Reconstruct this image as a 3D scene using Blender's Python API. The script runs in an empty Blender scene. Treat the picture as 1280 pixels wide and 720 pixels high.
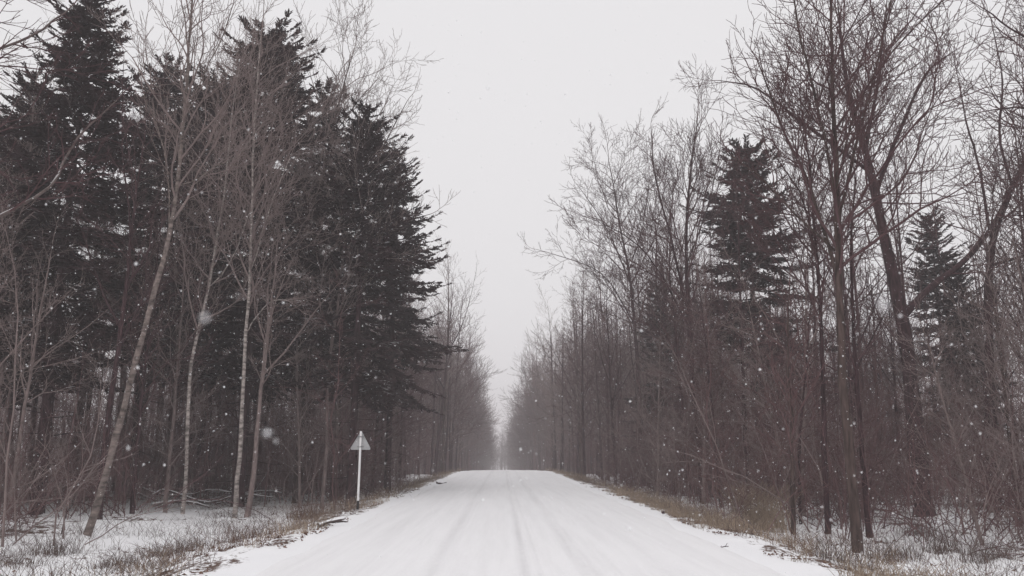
import bpy, math, random
import numpy as np
from mathutils import Vector, Matrix

R = math.radians
scene = bpy.context.scene
C = scene.collection

# ------------------------------------------------------------------ camera
F = 1004.6                      # focal length in pixels of the 1280 px wide photograph
CAM = Vector((0.0, 0.0, 1.75))
PITCH, YAW = R(11.64), R(-0.68)
cam_d = bpy.data.cameras.new('camera')
cam = bpy.data.objects.new('camera', cam_d); C.objects.link(cam)
cam_d.sensor_width = 36.0
cam_d.lens = 36.0 * F / 1280
cam_d.clip_start, cam_d.clip_end = 0.05, 4000
cam.location = CAM
cam.rotation_euler = (R(90) + PITCH, 0, YAW)
cam_d.dof.use_dof = True
cam_d.dof.focus_distance = 30
cam_d.dof.aperture_fstop = 2.8
scene.camera = cam

# ------------------------------------------------------------------ sky, sun, exposure (overcast, snowing)
world = bpy.data.worlds.new('World'); scene.world = world
world.use_nodes = True
wn, wl = world.node_tree.nodes, world.node_tree.links
wn.clear()
w_out = wn.new('ShaderNodeOutputWorld'); w_bg = wn.new('ShaderNodeBackground')
w_sky = wn.new('ShaderNodeTexSky'); w_sky.sky_type = 'NISHITA'; w_sky.sun_disc = False
w_sky.sun_elevation = R(40); w_sky.sun_rotation = R(200); w_sky.dust_density = 4.0
w_hs = wn.new('ShaderNodeHueSaturation'); w_hs.inputs['Saturation'].default_value = 0.0
w_tc = wn.new('ShaderNodeTexCoord'); w_sep = wn.new('ShaderNodeSeparateXYZ')
w_ramp = wn.new('ShaderNodeValToRGB')          # cloud deck: a little brighter overhead than at the horizon
w_ramp.color_ramp.interpolation = 'EASE'
w_ramp.color_ramp.elements[0].position = 0.0;  w_ramp.color_ramp.elements[0].color = (0.567, 0.558, 0.57, 1)
w_ramp.color_ramp.elements[1].position = 1.0;  w_ramp.color_ramp.elements[1].color = (0.895, 0.881, 0.90, 1)
e = w_ramp.color_ramp.elements.new(0.5); e.color = (0.596, 0.588, 0.60, 1)
w_mul = wn.new('ShaderNodeVectorMath'); w_mul.operation = 'SCALE'; w_mul.inputs['Scale'].default_value = 13.0
w_mix = wn.new('ShaderNodeMix'); w_mix.data_type = 'RGBA'; w_mix.inputs['Factor'].default_value = 0.9
wl.new(w_sky.outputs['Color'], w_hs.inputs['Color'])
wl.new(w_tc.outputs['Generated'], w_sep.inputs[0]); wl.new(w_sep.outputs['Z'], w_ramp.inputs['Fac'])
wl.new(w_ramp.outputs['Color'], w_mul.inputs[0])
wl.new(w_hs.outputs['Color'], w_mix.inputs['A']); wl.new(w_mul.outputs[0], w_mix.inputs['B'])
wl.new(w_mix.outputs['Result'], w_bg.inputs['Color']); wl.new(w_bg.outputs[0], w_out.inputs['Surface'])
w_bg.inputs['Strength'].default_value = 0.1

sun_d = bpy.data.lights.new('sun', 'SUN'); sun_d.energy = 0.5; sun_d.angle = R(60); sun_d.color = (1, 0.97, 0.94)
sun = bpy.data.objects.new('sun', sun_d); C.objects.link(sun)
sun.rotation_euler = (R(50), 0, R(-20))

scene.view_settings.view_transform = 'Standard'; scene.view_settings.look = 'None'
scene.view_settings.gamma = 1.0; scene.view_settings.exposure = 0.18
cy = scene.cycles
cy.max_bounces = 6; cy.diffuse_bounces = 3; cy.glossy_bounces = 2; cy.volume_bounces = 2; cy.transparent_max_bounces = 6
cy.use_denoising = True
cy.use_adaptive_sampling = False
cy.sample_clamp_indirect = 4.0

# ------------------------------------------------------------------ helpers
def sstep(a, b, x):
    t = np.clip((np.asarray(x, float) - a) / (b - a), 0, 1)
    return t * t * (3 - 2 * t)

_perm = np.random.RandomState(7).rand(256, 256)
def vnoise(x, y, f=1.0):
    x = np.asarray(x, float) * f; y = np.asarray(y, float) * f
    xi, yi = np.floor(x).astype(int), np.floor(y).astype(int)
    fx, fy = x - xi, y - yi
    fx = fx * fx * (3 - 2 * fx); fy = fy * fy * (3 - 2 * fy)
    g = lambda a, b: _perm[a & 255, b & 255]
    return (g(xi, yi) * (1 - fx) + g(xi + 1, yi) * fx) * (1 - fy) + (g(xi, yi + 1) * (1 - fx) + g(xi + 1, yi + 1) * fx) * fy - 0.5

# long profile of the road: level, then over a crest and gently down
_py = np.arange(-200, 1600, 1.0)
_slope = -0.045 * sstep(72, 125, _py) * (1 - sstep(280, 420, _py))
_pz = np.cumsum(_slope)
def prof(y): return np.interp(y, _py, _pz)
RC, RH = 0.28, 4.45            # road centre and half width
def ground_z(x, y):
    x = np.asarray(x, float); y = np.asarray(y, float)
    u = np.abs(x - RC)
    wob = 0.35 * vnoise(x * 0 + 3.1 * np.sign(x), y, 0.35)
    z = prof(y) - 0.03 - 0.50 * sstep(4.4 + wob, 7.6, u)
    z = z + 0.10 * vnoise(x, y, 0.9) * sstep(4.1, 5.8, u) + 0.07 * vnoise(x + 9, y - 4, 2.6) * sstep(4.0, 5.0, u)
    z = z + (0.06 * vnoise(x, y + 50, 4.3) * (0.6 + vnoise(x, y, 0.7)) + 0.16 * np.maximum(0, vnoise(x + 5, y + 80, 2.1))) * sstep(4.1, 5.2, u)
    z = z + 0.55 * vnoise(x + 40, y, 0.11) * sstep(8, 16, u)
    return z - 0.10 * (1 - sstep(3.6, 4.1, u))

_rot = cam.rotation_euler.to_matrix()
def ray(px, py):
    return _rot @ Vector(((px - 640) / F, (360 - py) / F, -1.0))
def at(px, py, Y):
    d = ray(px, py); t = Y / d.y
    return np.array(CAM + d * t)
def on_ground(px, py):
    d = ray(px, py); t = 5.0
    for _ in range(4000):
        p = CAM + d * t
        if p.z <= float(ground_z(p.x, p.y)): break
        t += 0.05
    return np.array((p.x, p.y, float(ground_z(p.x, p.y))))

class Geo:
    def __init__(s): s.V = []; s.F = {3: [], 4: []}; s.n = 0
    def add(s, V, F):
        V = np.asarray(V, float).reshape(-1, 3); F = np.asarray(F, int)
        s.V.append(V); s.F[F.shape[1]].append(F + s.n); s.n += len(V); return s
    def merge(s, g, M=None):
        V, T, Q = g.arrays()
        if M is not None: V = V @ M[:3, :3].T + M[:3, 3]
        k = s.n
        s.V.append(V); s.n += len(V)
        if len(T): s.F[3].append(T + k)
        if len(Q): s.F[4].append(Q + k)
        return s
    def arrays(s):
        V = np.concatenate(s.V) if s.V else np.zeros((0, 3))
        T = np.concatenate(s.F[3]) if s.F[3] else np.zeros((0, 3), int)
        Q = np.concatenate(s.F[4]) if s.F[4] else np.zeros((0, 4), int)
        s.V = [V]; s.F = {3: [T] if len(T) else [], 4: [Q] if len(Q) else []}
        return V, T, Q
    def mesh(s, name, mat, smooth=True):
        V, T, Q = s.arrays()
        me = bpy.data.meshes.new(name)
        me.vertices.add(len(V)); me.vertices.foreach_set('co', V.astype(np.float32).ravel())
        li = np.concatenate([T.ravel(), Q.ravel()]).astype(np.int32)
        ls = np.concatenate([np.arange(len(T)) * 3, len(T) * 3 + np.arange(len(Q)) * 4]).astype(np.int32)
        me.loops.add(len(li)); me.loops.foreach_set('vertex_index', li)
        me.polygons.add(len(ls)); me.polygons.foreach_set('loop_start', ls)
        me.polygons.foreach_set('use_smooth', np.full(len(ls), smooth))
        me.update(calc_edges=True)
        me.materials.append(mat)
        return me

def tubes(g, P, Rad, sides=3, cap=False):
    """P (m,n,3) polylines, Rad (m,n) radii -> tubes added to g."""
    P = np.asarray(P, float); Rad = np.asarray(Rad, float)
    m, n, _ = P.shape
    T = np.gradient(P, axis=1)
    T /= np.linalg.norm(T, axis=2, keepdims=True) + 1e-9
    mean = T.mean(axis=1)
    ax = np.argmin(np.abs(mean), axis=1)
    ref = np.eye(3)[ax][:, None, :]
    A = np.cross(T, ref); A /= np.linalg.norm(A, axis=2, keepdims=True) + 1e-9
    B = np.cross(T, A)
    ang = np.arange(sides) * 2 * math.pi / sides
    V = P[:, :, None, :] + Rad[:, :, None, None] * (np.cos(ang)[None, None, :, None] * A[:, :, None, :] + np.sin(ang)[None, None, :, None] * B[:, :, None, :])
    idx = np.arange(m * n * sides).reshape(m, n, sides)
    a = idx[:, :-1, :]; b = np.roll(a, -1, axis=2); d = idx[:, 1:, :]; c = np.roll(d, -1, axis=2)
    g.add(V, np.stack([a, b, c, d], -1).reshape(-1, 4))
    if cap:
        k = g.n - m * n * sides
        for i in range(m):
            for row in (0, n - 1):
                ring = idx[i, row] + k
                cen = V[i, row].mean(0)
                g.V.append(cen[None]); ci = g.n; g.n += 1
                g.F[3].append(np.array([[ring[j], ring[(j + 1) % sides], ci] for j in range(sides)]))
    return g

def resample(P, n):
    P = np.asarray(P, float)
    # smooth Catmull-Rom through the points
    Q = np.vstack([2 * P[0] - P[1], P, 2 * P[-1] - P[-2]])
    out = []
    for i in range(1, len(Q) - 2):
        for t in np.linspace(0, 1, 8, endpoint=False):
            p0, p1, p2, p3 = Q[i - 1], Q[i], Q[i + 1], Q[i + 2]
            out.append(0.5 * (2 * p1 + (p2 - p0) * t + (2 * p0 - 5 * p1 + 4 * p2 - p3) * t * t + (3 * p1 - p0 - 3 * p2 + p3) * t ** 3))
    out.append(P[-1]); out = np.array(out)
    s = np.r_[0, np.cumsum(np.linalg.norm(np.diff(out, axis=0), axis=1))]
    u = np.linspace(0, s[-1], n)
    return np.stack([np.interp(u, s, out[:, k]) for k in range(3)], 1)

def spawn(rng, P, Rad, k, t0=0.2, t1=1.0, ang=(45, 12), lf=0.5, taper=0.5, up=0.4, n=4, wob=0.25, rr=0.6, rk=0.012, rmin=0.004, bias=None, even=False):
    """k children on every polyline; returns (m*k,n,3), (m*k,n); even: fewer children on short parents."""
    m, npar, _ = P.shape
    L = np.linalg.norm(np.diff(P, axis=1), axis=2).sum(1)
    t = t0 + (t1 - t0) * (np.arange(k)[None, :] + rng.rand(m, k)) / k
    f = np.clip(t * (npar - 1), 0, npar - 1.001); i = f.astype(int); w = (f - i)[..., None]
    mi = np.arange(m)[:, None]
    base = P[mi, i] * (1 - w) + P[mi, i + 1] * w
    tan = P[mi, i + 1] - P[mi, i]; tan /= np.linalg.norm(tan, axis=2, keepdims=True) + 1e-9
    pr = Rad[mi, i] * (1 - w[..., 0]) + Rad[mi, i + 1] * w[..., 0]
    az = rng.rand(m, 1) * 6.28 + np.arange(k)[None, :] * 2.4 + rng.randn(m, k) * 0.5
    ref = np.where(np.abs(tan[..., 2:3]) > 0.8, np.array([1., 0, 0]), np.array([0., 0, 1]))
    a = np.cross(tan, ref); a /= np.linalg.norm(a, axis=2, keepdims=True) + 1e-9
    b = np.cross(tan, a)
    perp = np.cos(az)[..., None] * a + np.sin(az)[..., None] * b
    th = np.radians(ang[0] + ang[1] * rng.randn(m, k))[..., None]
    d0 = np.cos(th) * tan + np.sin(th) * perp
    if bias is not None: d0 = d0 + np.asarray(bias)
    ln = L[:, None] * lf * (1 - taper * t) * (0.65 + 0.6 * rng.rand(m, k))
    s = np.linspace(0, 1, n - 1)
    wn_ = np.cumsum(rng.randn(m, k, n - 1, 3), axis=2) * wob / math.sqrt(n)
    d = d0[:, :, None, :] + up * s[None, None, :, None] * np.array([0, 0, 1.0]) + wn_
    d /= np.linalg.norm(d, axis=3, keepdims=True) + 1e-9
    pts = base[:, :, None, :] + np.concatenate([np.zeros((m, k, 1, 3)), np.cumsum(d, axis=2)], axis=2) * (ln / (n - 1))[..., None, None]
    r0 = np.maximum(np.minimum(pr * rr, ln * rk + rmin), rmin)
    rad = rmin * 0.8 + (r0 - rmin * 0.8)[..., None] * (1 - np.linspace(0, 1, n)[None, None, :]) ** 0.9
    pts, rad = pts.reshape(m * k, n, 3), rad.reshape(m * k, n)
    if even:
        keep = (rng.rand(m, k) < np.clip(L / (np.percentile(L, 75) + 1e-6), 0.12, 1)[:, None]).ravel()
        keep[0] = True
        pts, rad = pts[keep], rad[keep]
    return pts, rad

def link(name, me, parent=None):
    o = bpy.data.objects.new(name, me); C.objects.link(o)
    if parent is not None: o.parent = parent
    return o
def tag(o, label=None, cat=None, group=None, kind=None):
    if label: o['label'] = label
    if cat: o['category'] = cat
    if group: o['group'] = group
    if kind: o['kind'] = kind
    return o
def thing(name, loc, label, cat, group=None):
    o = bpy.data.objects.new(name, None); C.objects.link(o); o.location = loc; o.empty_display_size = 0.3
    return tag(o, label, cat, group)

# ------------------------------------------------------------------ materials
def mat(name, col, rough=0.85, var=0.25, nscale=6.0, bump=0.0, stretch=(1, 1, 1), spec=0.2):
    m = bpy.data.materials.new(name); m.use_nodes = True
    nt = m.node_tree; b = nt.nodes['Principled BSDF']
    b.inputs['Roughness'].default_value = rough; b.inputs['Specular IOR Level'].default_value = spec
    tc = nt.nodes.new('ShaderNodeTexCoord'); mp = nt.nodes.new('ShaderNodeMapping'); mp.inputs['Scale'].default_value = stretch
    no = nt.nodes.new('ShaderNodeTexNoise'); no.inputs['Scale'].default_value = nscale; no.inputs['Detail'].default_value = 4
    nt.links.new(tc.outputs['Object'], mp.inputs[0]); nt.links.new(mp.outputs[0], no.inputs['Vector'])
    rp = nt.nodes.new('ShaderNodeValToRGB')
    rp.color_ramp.elements[0].position = 0.3; rp.color_ramp.elements[1].position = 0.7
    rp.color_ramp.elements[0].color = (*[c * (1 - var) for c in col], 1)
    rp.color_ramp.elements[1].color = (*[c * (1 + var) for c in col], 1)
    nt.links.new(no.outputs['Fac'], rp.inputs['Fac']); nt.links.new(rp.outputs['Color'], b.inputs['Base Color'])
    if bump:
        bp = nt.nodes.new('ShaderNodeBump'); bp.inputs['Strength'].default_value = bump; bp.inputs['Distance'].default_value = 0.03
        nt.links.new(no.outputs['Fac'], bp.inputs['Height']); nt.links.new(bp.outputs[0], b.inputs['Normal'])
    m['ramp'] = rp.name
    return m

def add_snow_top(m, lo=0.35, hi=0.75, nscale=2.0, cover=0.5):
    """fresh snow lying on the upward facing side"""
    nt = m.node_tree; b = nt.nodes['Principled BSDF']
    src = b.inputs['Base Color'].links[0].from_socket
    ge = nt.nodes.new('ShaderNodeNewGeometry'); sp = nt.nodes.new('ShaderNodeSeparateXYZ')
    nt.links.new(ge.outputs['Normal'], sp.inputs[0])
    tc = nt.nodes.new('ShaderNodeTexCoord'); no = nt.nodes.new('ShaderNodeTexNoise'); no.inputs['Scale'].default_value = nscale
    nt.links.new(tc.outputs['Object'], no.inputs['Vector'])
    ad = nt.nodes.new('ShaderNodeMath'); ad.operation = 'ADD'
    sb = nt.nodes.new('ShaderNodeMath'); sb.operation = 'SUBTRACT'; sb.inputs[1].default_value = 1 - cover
    nt.links.new(no.outputs['Fac'], sb.inputs[0]); nt.links.new(sp.outputs['Z'], ad.inputs[0]); nt.links.new(sb.outputs[0], ad.inputs[1])
    mr = nt.nodes.new('ShaderNodeMapRange'); mr.inputs['From Min'].default_value = lo; mr.inputs['From Max'].default_value = hi
    nt.links.new(ad.outputs[0], mr.inputs['Value'])
    mx = nt.nodes.new('ShaderNodeMix'); mx.data_type = 'RGBA'; mx.inputs['B'].default_value = (0.84, 0.84, 0.86, 1)
    nt.links.new(mr.outputs[0], mx.inputs['Factor']); nt.links.new(src, mx.inputs['A']); nt.links.new(mx.outputs['Result'], b.inputs['Base Color'])
    return m

M = {}
M['bark_dark'] = mat('dark_bark', (0.044, 0.023, 0.026), 0.95, 0.6, 11, 1.0, (1, 1, 0.18))
M['bark_brown'] = mat('brown_bark', (0.064, 0.044, 0.040), 0.95, 0.65, 11, 1.0, (1, 1, 0.18))
M['bark_grey'] = mat('grey_bark', (0.175, 0.135, 0.128), 0.95, 0.35, 8, 0.4, (1, 1, 0.3))
M['birch'] = mat('birch_bark', (0.28, 0.245, 0.228), 0.85, 0.65, 5.0, 0.3, (1, 1, 2.2))
M['birch_dull'] = mat('old_birch_bark', (0.155, 0.126, 0.115), 0.9, 0.65, 5.0, 0.6, (1, 1, 2.0))
M['twig'] = mat('dark_twig', (0.092, 0.051, 0.054), 0.95, 0.2, 1.5)
M['twig_red'] = mat('reddish_twig', (0.135, 0.078, 0.079), 0.95, 0.25, 1.2)
M['twig_lightened'] = mat('lightened_twig', (0.21, 0.163, 0.155), 0.95, 0.2, 1.2)  # grey-brown lightened for outer twigs: light on the wood's edge put into colour
M['twig_hazed'] = mat('far_hazed_twig', (0.12, 0.088, 0.086), 0.95, 0.2, 1.2)  # paler twig for the far woods, haze painted into its colour
M['needles'] = add_snow_top(mat('fir_needles', (0.040, 0.0225, 0.0245), 0.9, 0.5, 1.4), 1.12, 1.45, 0.9, 0.62)
M['grass'] = mat('dry_grass', (0.29, 0.225, 0.17), 0.95, 0.4, 0.7)
M['stalk'] = mat('dry_stalk', (0.105, 0.075, 0.066), 0.95, 0.4, 0.8)
M['litter'] = mat('dead_leaves', (0.12, 0.068, 0.05), 0.95, 0.4, 3)
M['log'] = add_snow_top(mat('snowy_log_bark', (0.075, 0.055, 0.052), 0.95, 0.4, 9, 0.5), 0.25, 0.6, 3.0, 0.55)
M['snow_limb'] = add_snow_top(mat('snowy_limb_bark', (0.11, 0.085, 0.08), 0.95, 0.35, 8, 0.4), 0.55, 0.95, 0.8, 0.5)
M['flake'] = mat('snow_flake', (0.88, 0.88, 0.9), 0.7, 0.02, 3)
M['sign_back'] = mat('galvanised_sheet', (0.36, 0.36, 0.365), 0.6, 0.12, 7, 0, (1, 1, 1), 0.4)
M['white_paint'] = mat('white_paint', (0.72, 0.71, 0.71), 0.6, 0.08, 8, 0, (1, 1, 0.4), 0.4)
M['black_paint'] = mat('black_paint', (0.02, 0.02, 0.021), 0.6, 0.3, 8)
M['steel'] = mat('steel_clamp', (0.25, 0.25, 0.25), 0.5, 0.1, 8, 0, (1, 1, 1), 0.5)

def snow_mat(name, attr, dark, base=(0.82, 0.82, 0.835)):
    m = bpy.data.materials.new(name); m.use_nodes = True
    nt = m.node_tree; b = nt.nodes['Principled BSDF']
    b.inputs['Roughness'].default_value = 0.75; b.inputs['Specular IOR Level'].default_value = 0.15
    tc = nt.nodes.new('ShaderNodeTexCoord')
    at_ = nt.nodes.new('ShaderNodeAttribute'); at_.attribute_name = attr
    n1 = nt.nodes.new('ShaderNodeTexNoise'); n1.inputs['Scale'].default_value = 5.0; n1.inputs['Detail'].default_value = 8; n1.inputs['Roughness'].default_value = 0.72
    n2 = nt.nodes.new('ShaderNodeTexNoise'); n2.inputs['Scale'].default_value = 14; n2.inputs['Detail'].default_value = 5
    nt.links.new(tc.outputs['Object'], n1.inputs['Vector']); nt.links.new(tc.outputs['Object'], n2.inputs['Vector'])
    bp = nt.nodes.new('ShaderNodeBump'); bp.inputs['Strength'].default_value = 0.35; bp.inputs['Distance'].default_value = 0.05
    nt.links.new(n2.outputs['Fac'], bp.inputs['Height']); nt.links.new(bp.outputs[0], b.inputs['Normal'])
    mx = nt.nodes.new('ShaderNodeMix'); mx.data_type = 'RGBA'
    mx.inputs['A'].default_value = (*base, 1); mx.inputs['B'].default_value = (*dark, 1)
    return m, nt, b, at_, n1, n2, mx

# forest floor: snow with litter showing through in patches
gm, nt, b, at_, n1, n2, mx = snow_mat('snow_ground', 'litter', (0.105, 0.068, 0.055))
mu = nt.nodes.new('ShaderNodeMath'); mu.operation = 'ADD'
nt.links.new(n1.outputs['Fac'], mu.inputs[0]); nt.links.new(at_.outputs['Fac'], mu.inputs[1])
mr = nt.nodes.new('ShaderNodeMapRange'); mr.inputs['From Min'].default_value = 0.98; mr.inputs['From Max'].default_value = 1.06
nt.links.new(mu.outputs[0], mr.inputs['Value']); nt.links.new(mr.outputs[0], mx.inputs['Factor']); nt.links.new(mx.outputs['Result'], b.inputs['Base Color'])
M['ground'] = gm
# road: packed snow, greyer in the wheel tracks
rm, nt, b, at_, n1, n2, mx = snow_mat('road_snow', 'pack', (0.46, 0.45, 0.46), (0.80, 0.795, 0.805))
mu = nt.nodes.new('ShaderNodeMath'); mu.operation = 'MULTIPLY'
mr = nt.nodes.new('ShaderNodeMapRange'); mr.inputs['From Min'].default_value = 0.35; mr.inputs['From Max'].default_value = 0.65; mr.inputs['To Min'].default_value = 0.35
nt.links.new(n1.outputs['Fac'], mr.inputs['Value'])
nt.links.new(mr.outputs[0], mu.inputs[0]); nt.links.new(at_.outputs['Fac'], mu.inputs[1])
tc = nt.nodes.new('ShaderNodeTexCoord'); mp = nt.nodes.new('ShaderNodeMapping'); mp.inputs['Scale'].default_value = (2.6, 0.11, 1)
n3 = nt.nodes.new('ShaderNodeTexNoise'); n3.inputs['Scale'].default_value = 1.6; n3.inputs['Detail'].default_value = 7; n3.inputs['Roughness'].default_value = 0.68
nt.links.new(tc.outputs['Object'], mp.inputs[0]); nt.links.new(mp.outputs[0], n3.inputs['Vector'])
m3 = nt.nodes.new('ShaderNodeMapRange'); m3.inputs['From Min'].default_value = 0.42; m3.inputs['From Max'].default_value = 0.75; m3.inputs['To Max'].default_value = 0.2
nt.links.new(n3.outputs['Fac'], m3.inputs['Value'])
ad = nt.nodes.new('ShaderNodeMath'); ad.operation = 'ADD'; ad.use_clamp = True
nt.links.new(mu.outputs[0], ad.inputs[0]); nt.links.new(m3.outputs[0], ad.inputs[1])
nt.links.new(ad.outputs[0], mx.inputs['Factor']); nt.links.new(mx.outputs['Result'], b.inputs['Base Color'])
M['road'] = rm

# ------------------------------------------------------------------ ground and road
def grid_mesh(name, xs, ys, zf, material, attr, af):
    X, Y = np.meshgrid(xs, ys)
    Z = zf(X, Y)
    g = Geo(); nx, ny = len(xs), len(ys)
    idx = np.arange(nx * ny).reshape(ny, nx)
    g.add(np.stack([X, Y, Z], -1), np.stack([idx[:-1, :-1], idx[:-1, 1:], idx[1:, 1:], idx[1:, :-1]], -1).reshape(-1, 4))
    me = g.mesh(name, material)
    a = me.attributes.new(attr, 'FLOAT', 'POINT'); a.data.foreach_set('value', af(X, Y).astype(np.float32).ravel())
    return me
def gradaxis(segs):
    out = []
    for a, b_, st in segs: out += list(np.arange(a, b_, st))
    return np.array(out + [segs[-1][1]])
gx = gradaxis([(-420, -60, 12), (-60, -24, 2), (-24, -12, 0.5), (-12, 12, 0.16), (12, 24, 0.5), (24, 60, 2), (60, 420, 12)])
gy = gradaxis([(-60, 4, 2), (4, 34, 0.18), (34, 70, 0.5), (70, 140, 1.5), (140, 820, 10)])
def litter(x, y):
    u = np.abs(x - RC)
    base = 0.35 + 0.30 * vnoise(x, y, 0.5) + 0.16 * vnoise(x + 30, y, 1.7)
    edge = 0.16 * sstep(4.2, 5.0, u) * (1 - sstep(5.8, 8.2, u))
    base = base + edge * np.where(x > 0, 1.0, 0.75) + 0.22 * sstep(9, 24, u)
    return base * sstep(3.95, 4.8, u + 0.5 * vnoise(x, y, 1.1))
ground = link('ground', grid_mesh('ground', gx, gy, ground_z, M['ground'], 'litter', litter))
tag(ground, 'snow covered forest floor on both sides of the road', 'ground', kind='structure')

TR = [(0.34, 0.06, 0.022, 0.40), (0.56, 0.04, 0.010, 0.22), (-1.08, 0.11, 0.014, 0.26), (1.22, 0.10, 0.014, 0.26), (1.36, 0.05, 0.006, 0.15),
      (-2.45, 0.25, 0.010, 0.10), (2.5, 0.2, 0.008, 0.10), (-0.9, 0.03, 0.006, 0.12)]
def track_sum(x, y, k):
    s = 0
    for c, w, d, p in TR:
        cc = c + 0.10 * vnoise(y * 0 + c * 9, y, 0.05) + 0.03 * vnoise(y * 0 + c, y, 0.4)
        s = s + (d if k == 0 else p * (0.6 + 0.9 * (vnoise(y * 0 + c * 5, y, 0.22) + 0.3))) * np.exp(-((x - cc) / w) ** 2)
    return s
def road_z(x, y):
    u = np.abs(x - RC)
    ww = 0.45 * vnoise(x * 0 + np.sign(x) * 5, y, 0.5) * (1 - 0.7 * sstep(40, 90, y)) + 0.15 * vnoise(x, y, 1.7)
    z = prof(y) + 0.05 * (1 - (u / 4.6) ** 2) + 0.012 * vnoise(x, y, 1.3) + 0.006 * vnoise(x * 3, y, 1.1)
    z = z - track_sum(x, y, 0) + 0.008 * np.exp(-((x - 0.48) / 0.06) ** 2)
    return z - 0.22 * sstep(3.75 + ww, 4.6, u)
rx = np.arange(RC - 4.9, RC + 4.91, 0.05)
ry = gradaxis([(-60, 4, 4), (4, 40, 0.22), (40, 140, 1.0), (140, 820, 10)])
road = link('road', grid_mesh('road', rx, ry, road_z, M['road'], 'pack', lambda x, y: np.clip(track_sum(x, y, 1), 0, 1)))
tag(road, 'straight snow covered road with faint wheel tracks running into the haze', 'road', kind='structure')

# ------------------------------------------------------------------ bare trees
def _turn(rng, d, deg, sd, az):
    ref = np.where(np.abs(d[:, 2:3]) > 0.8, np.array([1., 0, 0]), np.array([0., 0, 1]))
    a = np.cross(d, ref); a /= np.linalg.norm(a, axis=1, keepdims=True) + 1e-9
    b = np.cross(d, a)
    th = np.radians(deg + sd * rng.randn(len(d)))[:, None]
    return np.cos(th) * d + np.sin(th) * (np.cos(az)[:, None] * a + np.sin(az)[:, None] * b)

def ramify(rng, g, base, d, ln, r, lmin=0.16, rmin=0.0045, up=0.10, wob=0.10, maxlev=16, n=4):
    """repeated forking from the given shoots down to fine twigs"""
    lev = 0
    while len(base) and lev < maxlev:
        m = len(base)
        nn = n if lev < 3 else 3
        s_ = np.linspace(0, 1, nn - 1)
        dd = d[:, None, :] + up * s_[None, :, None] * np.array([0, 0, 1.0]) + np.cumsum(rng.randn(m, nn - 1, 3), axis=1) * wob
        dd /= np.linalg.norm(dd, axis=2, keepdims=True)
        P = base[:, None, :] + np.concatenate([np.zeros((m, 1, 3)), np.cumsum(dd, axis=1)], axis=1) * (ln / (nn - 1))[:, None, None]
        last = ln * 0.86 < lmin
        r1 = np.maximum(r * 0.84, rmin); r1 = np.where(last, rmin * 0.7, r1)
        Rr = r[:, None] + (r1 - r)[:, None] * np.linspace(0, 1, nn)[None, :]
        tubes(g, P, Rr, 6 if lev < 1 else (4 if lev < 3 else 3))
        end, de = P[:, -1], dd[:, -1]
        az = rng.rand(m) * 6.283
        k = nn // 2
        w = rng.rand(m) < 0.7
        nb = [end, end, P[w, k]]
        nd = [_turn(rng, de, 11, 5, az), _turn(rng, de, 33, 9, az + math.pi), _turn(rng, dd[w, k - 1], 42, 10, rng.rand(w.sum()) * 6.283)]
        nl = [ln * 0.86 * (0.8 + 0.3 * rng.rand(m)), ln * 0.68 * (0.7 + 0.45 * rng.rand(m)), ln[w] * 0.55 * (0.7 + 0.4 * rng.rand(w.sum()))]
        nr = [r1 * 0.93, r1 * 0.72, Rr[w, k] * 0.55]
        base = np.concatenate(nb); d = np.concatenate(nd); ln = np.concatenate(nl); r = np.maximum(np.concatenate(nr), rmin)
        ok = ln > lmin
        base, d, ln, r = base[ok], d[ok], ln[ok], r[ok]
        lev += 1

def crown_levels(rng, stems, rads, g, detail=3, spread=42, up=0.45, limbs=22, lf=0.32, t0=0.35, rmin=0.006, lmin=0.14, taper=0.5, clf=0.265, **_):
    """stems: list of polylines (n,3) with radii; shoots leave them and ramify into twigs."""
    main = None
    for P, Rd, k, lfac, tt0 in stems_iter(stems, rads, limbs, lf, t0):
        L = np.linalg.norm(np.diff(P, axis=0), axis=1).sum()
        cl = clf * lfac * L
        if main is None: main = cl
        else: cl = min(max(cl, 0.5 * main), 0.8 * main)
        t = tt0 + (0.97 - tt0) * (np.arange(k) + rng.rand(k)) / k
        f = t * (len(P) - 1.001); i = f.astype(int); w = (f - i)[:, None]
        base = P[i] * (1 - w) + P[i + 1] * w
        tan = P[i + 1] - P[i]; tan /= np.linalg.norm(tan, axis=1, keepdims=True)
        d = _turn(rng, tan, spread, 9, np.arange(k) * 2.4 + rng.randn(k) * 0.5)
        ln = cl * (1 - taper * (t - tt0) / (1 - tt0)) * (0.65 + 0.6 * rng.rand(k))
        rs = Rd[i] * 0.6
        # the stem itself goes on as a shoot
        base = np.vstack([base, P[-1:]]); tt = P[-1] - P[-2]; d = np.vstack([d, tt[None] / np.linalg.norm(tt)])
        ln = np.r_[ln, cl * 0.6]; rs = np.r_[rs, Rd[-1] * 1.0]
        r = np.maximum(np.minimum(rs, 0.006 + 0.026 * ln), rmin)
        ramify(rng, g, base, d, ln, r, lmin, rmin, up * 0.22)
def stems_iter(stems, rads, limbs, lf, t0):
    L0 = max(np.linalg.norm(np.diff(p, axis=0), axis=1).sum() for p in stems)
    for i, (p, r) in enumerate(zip(stems, rads)):
        L = np.linalg.norm(np.diff(p, axis=0), axis=1).sum()
        yield p, r, max(4, int(limbs * (1 if i == 0 else 0.7 * math.sqrt(L / L0)))), (lf if i == 0 else lf * 1.25), (t0 if i == 0 else 0.25)

def stem_radii(n, r0, r1, flare=0.16, pw=0.9):
    s = np.linspace(0, 1, n)
    return r1 + (r0 - r1) * (1 - s) ** pw + r0 * flare * np.exp(-s * 28)

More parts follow.
